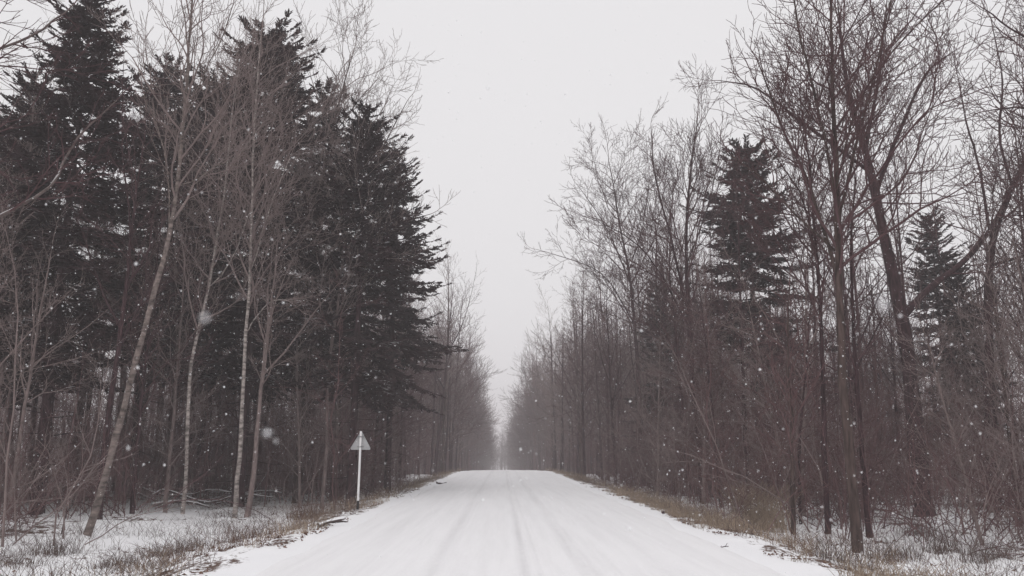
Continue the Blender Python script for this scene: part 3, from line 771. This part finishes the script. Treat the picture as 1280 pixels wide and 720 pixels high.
for k, (x, y) in enumerate(inward(far)):
    s = side(x); i = rng.randint(len(protos))
    o = link('bare_tree', whole[i]); o.location = (x, y, float(ground_z(x, y)))
    sc = 0.95 + 0.3 * rng.rand(); o.rotation_euler = (0, 0, rng.rand() * 6.28); o.scale = (sc, sc, sc)
    tag(o, 'faint hazy bare tree far down the road beyond the crest, %s side' % s, 'tree', 'far hazy trees beyond the crest on the %s' % s)

# saplings
sap = [sapling_geo(200 + i, h).mesh('sapling', M[('twig_lightened', 'twig', 'twig_red', 'twig_lightened')[i % 4]]) for i, h in enumerate((3.2, 4.5, 5.5, 7.0, 6.0, 2.6, 8.0, 4.0))]
for k, (x, y) in enumerate(scatter(270, 17, 60, 6.6, 22, 1.3, 1.0, 0.7, seed=5, keep=hides)):
    o = link('sapling', sap[rng.randint(len(sap))]); o.location = (x, y, float(ground_z(x, y)))
    sc = 0.8 + 0.45 * rng.rand(); o.rotation_euler = (0.06 * rng.randn(), 0.06 * rng.randn(), rng.rand() * 6.28); o.scale = (sc, sc, sc)
    w = 'front' if abs(x - RC) < 10 else 'inner'
    tag(o, 'thin leafless sapling in the %s thicket of the %s wood' % (w, side(x)), 'sapling', '%s thicket saplings on the %s' % (w, side(x)))
# shrubs
shr = [shrub_geo(300 + i, h, n_).mesh('shrub', M['twig_red' if i % 2 else 'twig']) for i, (h, n_) in enumerate(((1.2, 14), (1.7, 16), (0.9, 12), (2.2, 14)))]
for k, (x, y) in enumerate(scatter(120, 15, 55, 6.2, 20, 1.6, 1.2, 0.8, seed=6, keep=hides)):
    o = link('shrub', shr[rng.randint(len(shr))]); o.location = (x, y, float(ground_z(x, y)))
    sc = 0.7 + 0.5 * rng.rand(); o.rotation_euler = (0, 0, rng.rand() * 6.28); o.scale = (sc, sc, sc)
    w = 'verge' if abs(x - RC) < 9 else 'wood'
    tag(o, 'leafless many-stemmed shrub poking from the snow, %s, %s' % ('along the ' + side(x) + ' verge' if w == 'verge' else 'inside the ' + side(x) + ' wood', 'low and dark'), 'shrub', '%s shrubs on the %s' % (w, side(x)))

tall = [shrub_geo(340 + i, h, n_, 0.45).mesh('shrub', M[mt]) for i, (h, n_, mt) in enumerate(((3.0, 14, 'twig_red'), (4.2, 13, 'twig'), (3.6, 15, 'twig_red'), (5.2, 12, 'twig_lightened'), (2.6, 15, 'twig_lightened')))]
for k, (x, y) in enumerate(scatter(230, 19, 62, 8.2, 25, 1.2, 1.0, 0.9, seed=16, keep=near_hides)):
    o = link('shrub', tall[rng.randint(len(tall))]); o.location = (x, y, float(ground_z(x, y)))
    sc = 0.75 + 0.45 * rng.rand(); o.rotation_euler = (0.08 * rng.randn(), 0.08 * rng.randn(), rng.rand() * 6.28); o.scale = (sc, sc, sc)
    tag(o, 'tall tangled brush with fine brown twigs between the trunks of the %s wood' % side(x), 'shrub', 'tall brush between the trunks on the %s' % side(x))

# the rest of the wood reads as one mass
lights = [light_proto(400 + i, h, r0, t0, lf) for i, (h, r0, t0, lf) in enumerate(((20, .15, .3, .24), (17, .12, .25, .28), (22, .17, .4, .22), (15, .1, .2, .3)))]
far_lights = [light_proto(480 + i, h, .17, t0, .3, 18, 0.024, 0.42) for i, (h, t0) in enumerate(((21, .2), (18, .15), (23, .3)))]
saps = [sapling_geo(450 + i, h, True) for i, h in enumerate((4.5, 6.0, 7.5))]
def mass(name, plist, geos, smin, smax, material, label, cat, sd):
    r = np.random.RandomState(sd); g = Geo()
    for x, y in plist:
        a = r.rand() * 6.28; s = smin + (smax - smin) * r.rand()
        Mx = np.eye(4); Mx[:3, :3] = s * np.array([[math.cos(a), -math.sin(a), 0], [math.sin(a), math.cos(a), 0], [0, 0, 1]])
        Mx[:3, 3] = (x, y, float(ground_z(x, y)))
        g.merge(geos[r.randint(len(geos))], Mx)
    o = link(name, g.mesh(name, material)); tag(o, label, cat, kind='stuff')
deep = scatter(420, 30, 160, 18, 95, 0.9, 1.0, 0, False, seed=7) + scatter(950, 140, 430, 6.4, 45, 1.7, 0.9, 0, False, seed=8)
r_ = np.random.RandomState(4)
deep += [(sx * q * math.tan(R(a_)), q) for sx, q, a_ in zip(r_.choice([-1, 1], 130), 22 + 60 * r_.rand(130), 40 + 17 * r_.rand(130))]     # the wood goes on beyond the frame
deep += scatter(150, 60, 150, 8.5, 20, 1.0, 1.0, 0, False, seed=18)
r_ = np.random.RandomState(5)
deep += [(-30 + 60 * r_.rand(), 400 + 90 * r_.rand()) for _ in range(160)]
mass('distant_woods', [p for p in deep if p[1] < 140], lights, 0.75, 1.15, M['twig'], 'deep mass of bare trees filling the wood behind the roadside rows', 'woods', 9)
mass('distant_woods', [p for p in inward(deep) if p[1] >= 140], far_lights, 0.8, 1.2, M['twig_hazed'], 'pale mass of far bare trees fading into haze at the end of the road', 'woods', 10)
brush = scatter(1700, 26, 130, 9, 62, 1.1, 1.0, 0, False, seed=10, keep=near_hides) + scatter(600, 60, 300, 6.4, 14, 1.2, 1.0, 0, False, seed=12)
brush += scatter(450, 36, 62, 8.0, 22, 1.0, 1.0, 0, False, seed=19)
brush += [(-30 + 60 * r_.rand(), 330 + 130 * r_.rand()) for _ in range(420)]
mass('undergrowth', brush, saps, 0.6, 1.2, M['twig_red'], 'brown tangle of thin brush filling the wood between the trunks', 'undergrowth', 13)

# ------------------------------------------------------------------ dry grass, stalks, leaf litter
def blades(n, place, hmin, hmax, w, bend, material, name, label, sd):
    r = np.random.RandomState(sd)
    xy = place(r, n); n = len(xy)
    z = ground_z(xy[:, 0], xy[:, 1])
    h = hmin + (hmax - hmin) * r.rand(n) ** 1.6
    a = r.rand(n) * 6.28; bd = bend * h * (0.3 + r.rand(n))
    s = np.array([0, 0.45, 0.8, 1.0])
    P = np.zeros((n, 4, 3))
    P[:, :, 0] = xy[:, 0:1] + np.cos(a)[:, None] * bd[:, None] * s ** 2 + (r.randn(n, 1) * 0.28 * h[:, None]) * s
    P[:, :, 1] = xy[:, 1:2] + np.sin(a)[:, None] * bd[:, None] * s ** 2 + (r.randn(n, 1) * 0.28 * h[:, None]) * s
    P[:, :, 2] = z[:, None] - 0.03 + h[:, None] * (s - 0.25 * bend * s ** 3)
    Rd = (w * (0.6 + 0.8 * r.rand(n)))[:, None] * np.array([1, 0.8, 0.55, 0.25])
    g = Geo(); tubes(g, P, Rd, 3)
    o = link(name, g.mesh(name, material)); tag(o, label, 'grass', kind='stuff')
def verge(r, n):
    sgn = np.where(r.rand(n) < 0.62, 1, -1)
    y = 9 + 90 * r.rand(n) ** 1.5
    u = 4.6 + np.abs(r.randn(n)) * 1.45
    x = RC + sgn * u
    k = vnoise(x, y, 0.45) + 0.8 * vnoise(x + 7, y, 1.4) > (0.06 + 0.1 * (sgn < 0))
    return np.stack([x, y], 1)[k]
blades(34000, verge, 0.06, 0.6, 0.0045, 0.6, M['grass'], 'dry_grass', 'dry tan grass in ragged clumps along both edges of the road', 21)
def verge_weeds(r, n):
    sgn = np.where(r.rand(n) < 0.5, 1, -1); y = 9 + 70 * r.rand(n) ** 1.5; u = 5.2 + 4.0 * r.rand(n)
    x = RC + sgn * u
    k = vnoise(x + 60, y, 0.7) + 0.7 * vnoise(x + 7, y + 30, 2.0) > 0.16
    return np.stack([x, y], 1)[k]
blades(26000, verge_weeds, 0.08, 0.65, 0.004, 0.8, M['litter'], 'brown_weeds', 'red-brown dead weeds in patches between the road verge and the trees', 23)
def floor_(r, n):
    y = 9 + 60 * r.rand(n) ** 1.5; u = 5.0 + 14 * r.rand(n) ** 1.3
    x = RC + np.where(r.rand(n) < 0.5, 1, -1) * u
    k = vnoise(x, y, 0.6) + 0.5 * vnoise(x + 7, y, 1.9) > 0.08
    return np.stack([x, y], 1)[k]
blades(60000, floor_, 0.06, 0.75, 0.0036, 0.7, M['stalk'], 'dry_stalks', 'thin dark weed stalks poking through the snow of the forest floor', 22)
tg = on_ground(962, 668)
def tan_clump(r, n):
    p = tg[:2] + r.randn(n, 2) * [0.55, 0.9] + np.array([0.35, 1.2]) * r.rand(n, 1)
    return p
def bush(name, label, cx, cy, n, sx, sy, hmin, hmax, sd, mt):
    r = np.random.RandomState(sd)
    xy = np.stack([cx + np.clip(r.randn(n), -1.7, 1.7) * sx, cy + np.clip(r.randn(n), -1.7, 1.7) * sy], 1)
    z = ground_z(xy[:, 0], xy[:, 1]); zc = float(ground_z(cx, cy))
    h = hmin + (hmax - hmin) * r.rand(n) ** 1.5; a = r.rand(n) * 6.28; bd = 0.8 * h * r.rand(n)
    s = np.linspace(0, 1, 5); P = np.zeros((n, 5, 3))
    P[:, :, 0] = xy[:, 0:1] - cx + np.cos(a)[:, None] * bd[:, None] * s ** 2
    P[:, :, 1] = xy[:, 1:2] - cy + np.sin(a)[:, None] * bd[:, None] * s ** 2
    P[:, :, 2] = z[:, None] - zc - 0.03 + h[:, None] * (s - 0.15 * s ** 3)
    g = Geo(); tubes(g, P, np.full((n, 5), 0.0045) * np.linspace(1, 0.4, 5), 3)
    o = link(name, g.mesh(name, M[mt])); o.location = (cx, cy, zc)
    return tag(o, label, 'grass tuft')
bush('grass_tuft', 'tall tan grass tuft round the two thin trunks on the right verge', tg[0] + 0.2, tg[1] + 1.5, 900, 0.42, 0.6, 0.5, 1.75, 31, 'grass')
p = on_ground(382, 648)
bush('grass_tuft', 'rusty brown grass tuft at the foot of the forking tree, left of the sign', p[0], p[1], 500, 0.35, 0.5, 0.25, 0.75, 32, 'litter')
p = on_ground(905, 662)
bush('grass_tuft', 'low golden grass tuft on the right verge, nearer the middle than the tall one', p[0], p[1], 600, 0.5, 0.8, 0.2, 0.6, 33, 'grass')
for k, (px, py, n_) in enumerate([(205, 696, 260), (150, 706, 220), (242, 684, 200), (62, 694, 240), (300, 676, 220), (20, 706, 200), (1120, 700, 260), (1180, 690, 260), (1235, 702, 260), (1060, 708, 200), (1150, 668, 220)]):
    p = on_ground(px, py)
    bush('weed_clump', 'low clump of dark reddish weeds in the snow of the %s foreground' % ('left' if px < 640 else 'right'), p[0], p[1], n_, 0.30, 0.26, 0.12, 0.5 if px < 640 else 0.75, 60 + k, 'stalk')['group'] = 'weed clumps in the %s foreground' % ('left' if px < 640 else 'right')
# fallen leaves
r = np.random.RandomState(41)
n = 7000
y = 9 + 45 * r.rand(n) ** 1.4; sgn = np.where(r.rand(n) < 0.55, 1, -1); u = 4.4 + np.abs(r.randn(n)) * 1.4 + 6 * (r.rand(n) < 0.3) * r.rand(n)
x = RC + sgn * u
k = vnoise(x, y, 0.8) > -0.05; x, y = x[k], y[k]; n = len(x); z = ground_z(x, y)
a = r.rand(n) * 6.28; L = 0.02 + 0.035 * r.rand(n); tilt = r.randn(n) * 0.5
c0 = np.stack([x, y, z + 0.012 + 0.02 * r.rand(n)], 1)
d1 = np.stack([np.cos(a), np.sin(a), 0.4 * tilt], 1) * L[:, None]; d2 = np.stack([-np.sin(a), np.cos(a), 0.5 * r.randn(n)], 1) * L[:, None] * 0.55
up_ = np.array([0, 0, 1.0]) * (0.35 * L)[:, None]
V = np.stack([c0 - d1, c0 - d2 + up_, c0 + d1, c0 + d2 + up_], 1); o4 = (np.arange(n) * 4)[:, None]
g = Geo().add(V, np.concatenate([o4 + [0, 1, 2], o4 + [0, 2, 3]]))
tag(link('fallen_leaves', g.mesh('fallen_leaves', M['litter'], False)), 'curled brown leaves scattered on the snow of the verges', 'leaves', kind='stuff')

# ------------------------------------------------------------------ fallen branches and logs
def fallen(name, label, cat, pix, r, seed, lift=0.08, dY=0.0, mt='log', side_twigs=6, group=None):
    rng = np.random.RandomState(seed)
    b0 = on_ground(*pix[0]); Y = b0[1]
    P = resample([b0 + [0, 0, lift]] + [at(px, py, Y + dY * (i + 1)) for i, (px, py) in enumerate(pix[1:])], 14)
    zg = ground_z(P[:, 0], P[:, 1]); P[:, 2] = np.maximum(P[:, 2], zg + r * 0.6)
    P = P - b0
    g = Geo(); Rd = r * (1 - 0.6 * np.linspace(0, 1, 14)) * (1 + 0.08 * rng.randn(14)); tubes(g, P[None], Rd[None], 7, cap=True)
    if side_twigs:
        A, RA = spawn(rng, P[None], Rd[None], side_twigs, 0.2, 0.95, (45, 12), 0.28, 0.4, 0.1, 5, 0.3, 0.5, 0.012, 0.006); tubes(g, A, RA, 4)
    o = link(name, g.mesh(name, M[mt])); o.location = tuple(b0); tag(o, label, cat, group)
fallen('fallen_branch', 'topmost snow-capped branch of the fallen heap, running far right behind the white birch', 'branch', [(176, 628), (205, 619), (240, 618), (265, 612), (300, 617), (330, 613), (352, 616)], 0.075, 1, 0.6, 0.05)
fallen('fallen_branch', 'curved snowy branch looping up at the middle of the fallen heap', 'branch', [(190, 632), (205, 612), (225, 618), (262, 628), (300, 618), (345, 622)], 0.07, 2, 0.45, 0.1)
fallen('fallen_branch', 'lowest dark bough of the fallen heap slanting down to the right', 'branch', [(172, 626), (215, 632), (262, 640), (300, 646), (320, 650)], 0.065, 3, 0.3, 0.0)
fallen('fallen_branch', 'thick dark short limb buried in the left part of the fallen heap', 'branch', [(190, 636), (215, 627), (240, 628), (262, 634)], 0.10, 4, 0.15, 0.1, side_twigs=3)
fallen('fallen_branch', 'dark branch slanting up from the leaning birch towards the fallen heap', 'branch', [(128, 618), (145, 606), (160, 603), (172, 598)], 0.035, 5, 0.3, 0.1)
fallen('fallen_log', 'snow-topped log lying behind the sign, parallel to the road', 'log', [(462, 603), (485, 600), (512, 603)], 0.14, 6, 0.12, 0.2, side_twigs=2)
fallen('fallen_branch', 'broken stick pile end lying on the left verge below the sign', 'branch', [(398, 660), (412, 652), (432, 648)], 0.06, 7, 0.05, 0.2, side_twigs=3)
fallen('fallen_branch', 'second stick on the left verge, flat and nearer the road', 'branch', [(414, 654), (424, 651), (435, 652)], 0.05, 8, 0.03, 0.1, side_twigs=1)
fallen('fallen_branch', 'dark stub lying at the left road edge near the crest', 'branch', [(546, 605), (552, 604), (558, 603)], 0.09, 9, 0.06, 0.2, side_twigs=0)
fallen('fallen_branch', 'thin lone stick on the clean snow at the right road edge', 'branch', [(886, 690), (898, 689), (911, 690)], 0.014, 10, 0.01, 0.05, mt='bark_dark', side_twigs=2)
fallen('fallen_log', 'horizontal snowy log among the trunks right of the airy forked tree', 'log', [(900, 598), (918, 597), (936, 598)], 0.09, 11, 0.1, 0.3, side_twigs=2)
fallen('fallen_branch', 'pale diagonal dead branch propped in the right thicket above the tan grass', 'branch', [(975, 600), (950, 585), (935, 570), (915, 545)], 0.03, 12, 0.9, -0.2, mt='bark_grey')
fallen('dead_stump', 'small dark clod standing on the snow at the right road edge', 'stump', [(829, 643), (829, 641), (830, 639)], 0.06, 13, 0.02, 0.0, mt='bark_dark', side_twigs=0)

# ------------------------------------------------------------------ warning sign seen from behind
sb = on_ground(447, 637)
sign = thing('warning_sign', tuple(sb), 'triangular road sign seen from behind on a white post with black foot', 'road sign')
def post_geo(z0, z1, r, sides=14):
    g = Geo(); tubes(g, np.array([[[0, 0, z0], [0, 0, (z0 + z1) / 2], [0, 0, z1]]]), np.full((1, 3), r), sides, cap=True); return g
lean = (at(451, 545, sb[1])[0] - sb[0])
sign_h = float(at(451, 539, sb[1])[2] - sb[2])
po = link('post', post_geo(0.28, sign_h, 0.036).mesh('post', M['white_paint']), sign)
link('post_foot', post_geo(-0.3, 0.278, 0.039).mesh('post_foot', M['black_paint']), sign)
sign.rotation_euler = (0, math.atan2(lean, sign_h), 0)
def tri_plate(side, zc, y0, y1, rc=0.045):
    h = side * math.sqrt(3) / 2
    cor = [(-side / 2, 0), (side / 2, 0), (0, h)]
    cen = np.mean(cor, axis=0); out = []
    for i, cpt in enumerate(cor):
        v = np.array(cpt); d = (cen - v) / np.linalg.norm(cen - v); c_ = v + d * 2 * rc
        a0 = math.atan2(-d[1], -d[0])
        for t in np.linspace(-math.pi / 3, math.pi / 3, 7): out.append(c_ + rc * np.array([math.cos(a0 + t), math.sin(a0 + t)]))
    out = np.array(out); n = len(out)
    g = Geo()
    front = np.stack([out[:, 0], np.full(n, y0), out[:, 1] + zc], 1); back = front.copy(); back[:, 1] = y1
    inn = cen + (out - cen) * 0.94
    rim = np.stack([inn[:, 0], np.full(n, y0), inn[:, 1] + zc], 1); pan = rim.copy(); pan[:, 1] = y0 + 0.014
    V = np.concatenate([front, back, rim, pan, [[cen[0], y0 + 0.014, cen[1] + zc], [cen[0], y1, cen[1] + zc]]])
    F4, F3 = [], []
    for i in range(n):
        j = (i + 1) % n
        F4 += [(i, j, n + j, n + i), (i, j, 2 * n + j, 2 * n + i), (2 * n + i, 2 * n + j, 3 * n + j, 3 * n + i)]
        F3 += [(3 * n + i, 3 * n + j, 4 * n), (n + i, n + j, 4 * n + 1)]
    g.add(V, np.array(F4)); g.F[3].append(np.array(F3)); return g
link('sign_plate', tri_plate(0.72, sign_h - 0.60, 0.046, 0.064).mesh('sign_plate', M['sign_back'], False), sign)
for zc in (sign_h - 0.50, sign_h - 0.18):
    g = Geo()
    tubes(g, np.array([[[0, 0, zc - 0.02], [0, 0, zc + 0.02]]]), np.full((1, 2), 0.043), 14, cap=True)
    w = 0.11
    g.add([(-w, 0.036, zc - 0.02), (w, 0.036, zc - 0.02), (w, 0.036, zc + 0.02), (-w, 0.036, zc + 0.02), (-w, 0.058, zc - 0.02), (w, 0.058, zc - 0.02), (w, 0.058, zc + 0.02), (-w, 0.058, zc + 0.02)],
          [(0, 1, 2, 3), (4, 7, 6, 5), (0, 4, 5, 1), (3, 2, 6, 7), (0, 3, 7, 4), (1, 5, 6, 2)])
    link('clamp', g.mesh('clamp', M['steel'], False), sign)

# ------------------------------------------------------------------ falling snow
r = np.random.RandomState(77)
def flakes():
    n = 11000
    y = 2.5 + 26 * r.rand(n); x = (r.rand(n) - 0.5) * 2 * (1.5 + 0.72 * y); z = 0.1 + r.rand(n) * (1.8 + 0.55 * y)
    rad = 0.0024 + 0.0034 * r.rand(n) ** 3 + 0.00014 * y
    c = [np.stack([x, y, z], 1)]; rr = [rad]
    big = [(257, 397, 0.62, .0034), (334, 541, 0.8, .0036), (1103, 380, 0.62, .0034), (345, 551, 1.2, .003), (170, 330, 2.2, .005), (1125, 395, 1.6, .004), (160, 560, 1.8, .004), (610, 110, 1.5, .003)]
    c.append(np.array([at(a, b_, q) for a, b_, q, _ in big])); rr.append(np.array([b_[3] for b_ in big]))
    c = np.concatenate(c); rr = np.concatenate(rr); n = len(c)
    octa = np.array([(1, 0, 0), (-1, 0, 0), (0, 1, 0), (0, -1, 0), (0, 0, 1), (0, 0, -1)], float)
    V = c[:, None, :] + octa[None] * rr[:, None, None] * (0.6 + 0.8 * r.rand(n, 6, 1))
    f = np.array([(0, 2, 4), (2, 1, 4), (1, 3, 4), (3, 0, 4), (2, 0, 5), (1, 2, 5), (3, 1, 5), (0, 3, 5)])
    return Geo().add(V, (np.arange(n) * 6)[:, None, None].repeat(8, 1).reshape(-1, 1) + np.tile(f, (n, 1)))
tag(link('falling_snow', flakes().mesh('falling_snow', M['flake'])), 'loose snowflakes drifting down through the air over the road', 'snow', kind='stuff')

# ------------------------------------------------------------------ haze of the snowfall
HX, HY0, HY1, HZ0, HZ1 = 430, -70, 830, -13.5, 36
g = Geo().add([(-HX, HY0, HZ0), (HX, HY0, HZ0), (HX, HY1, HZ0), (-HX, HY1, HZ0), (-HX, HY0, HZ1), (HX, HY0, HZ1), (HX, HY1, HZ1), (-HX, HY1, HZ1)],
              [(0, 3, 2, 1), (4, 5, 6, 7), (0, 1, 5, 4), (1, 2, 6, 5), (2, 3, 7, 6), (3, 0, 4, 7)])
hm = bpy.data.materials.new('haze'); hm.use_nodes = True
nt = hm.node_tree; nt.nodes.clear()
ho = nt.nodes.new('ShaderNodeOutputMaterial'); hv = nt.nodes.new('ShaderNodeVolumePrincipled')
hv.inputs['Density'].default_value = 0.0016
hv.inputs['Color'].default_value = (0.95, 0.915, 0.925, 1)
nt.links.new(hv.outputs[0], ho.inputs['Volume'])
haze = link('haze', g.mesh('haze', hm, False)); tag(haze, 'pale snowfall haze hanging over the road and the woods', 'haze', kind='stuff')
print('lowest ground', float(_pz.min()))
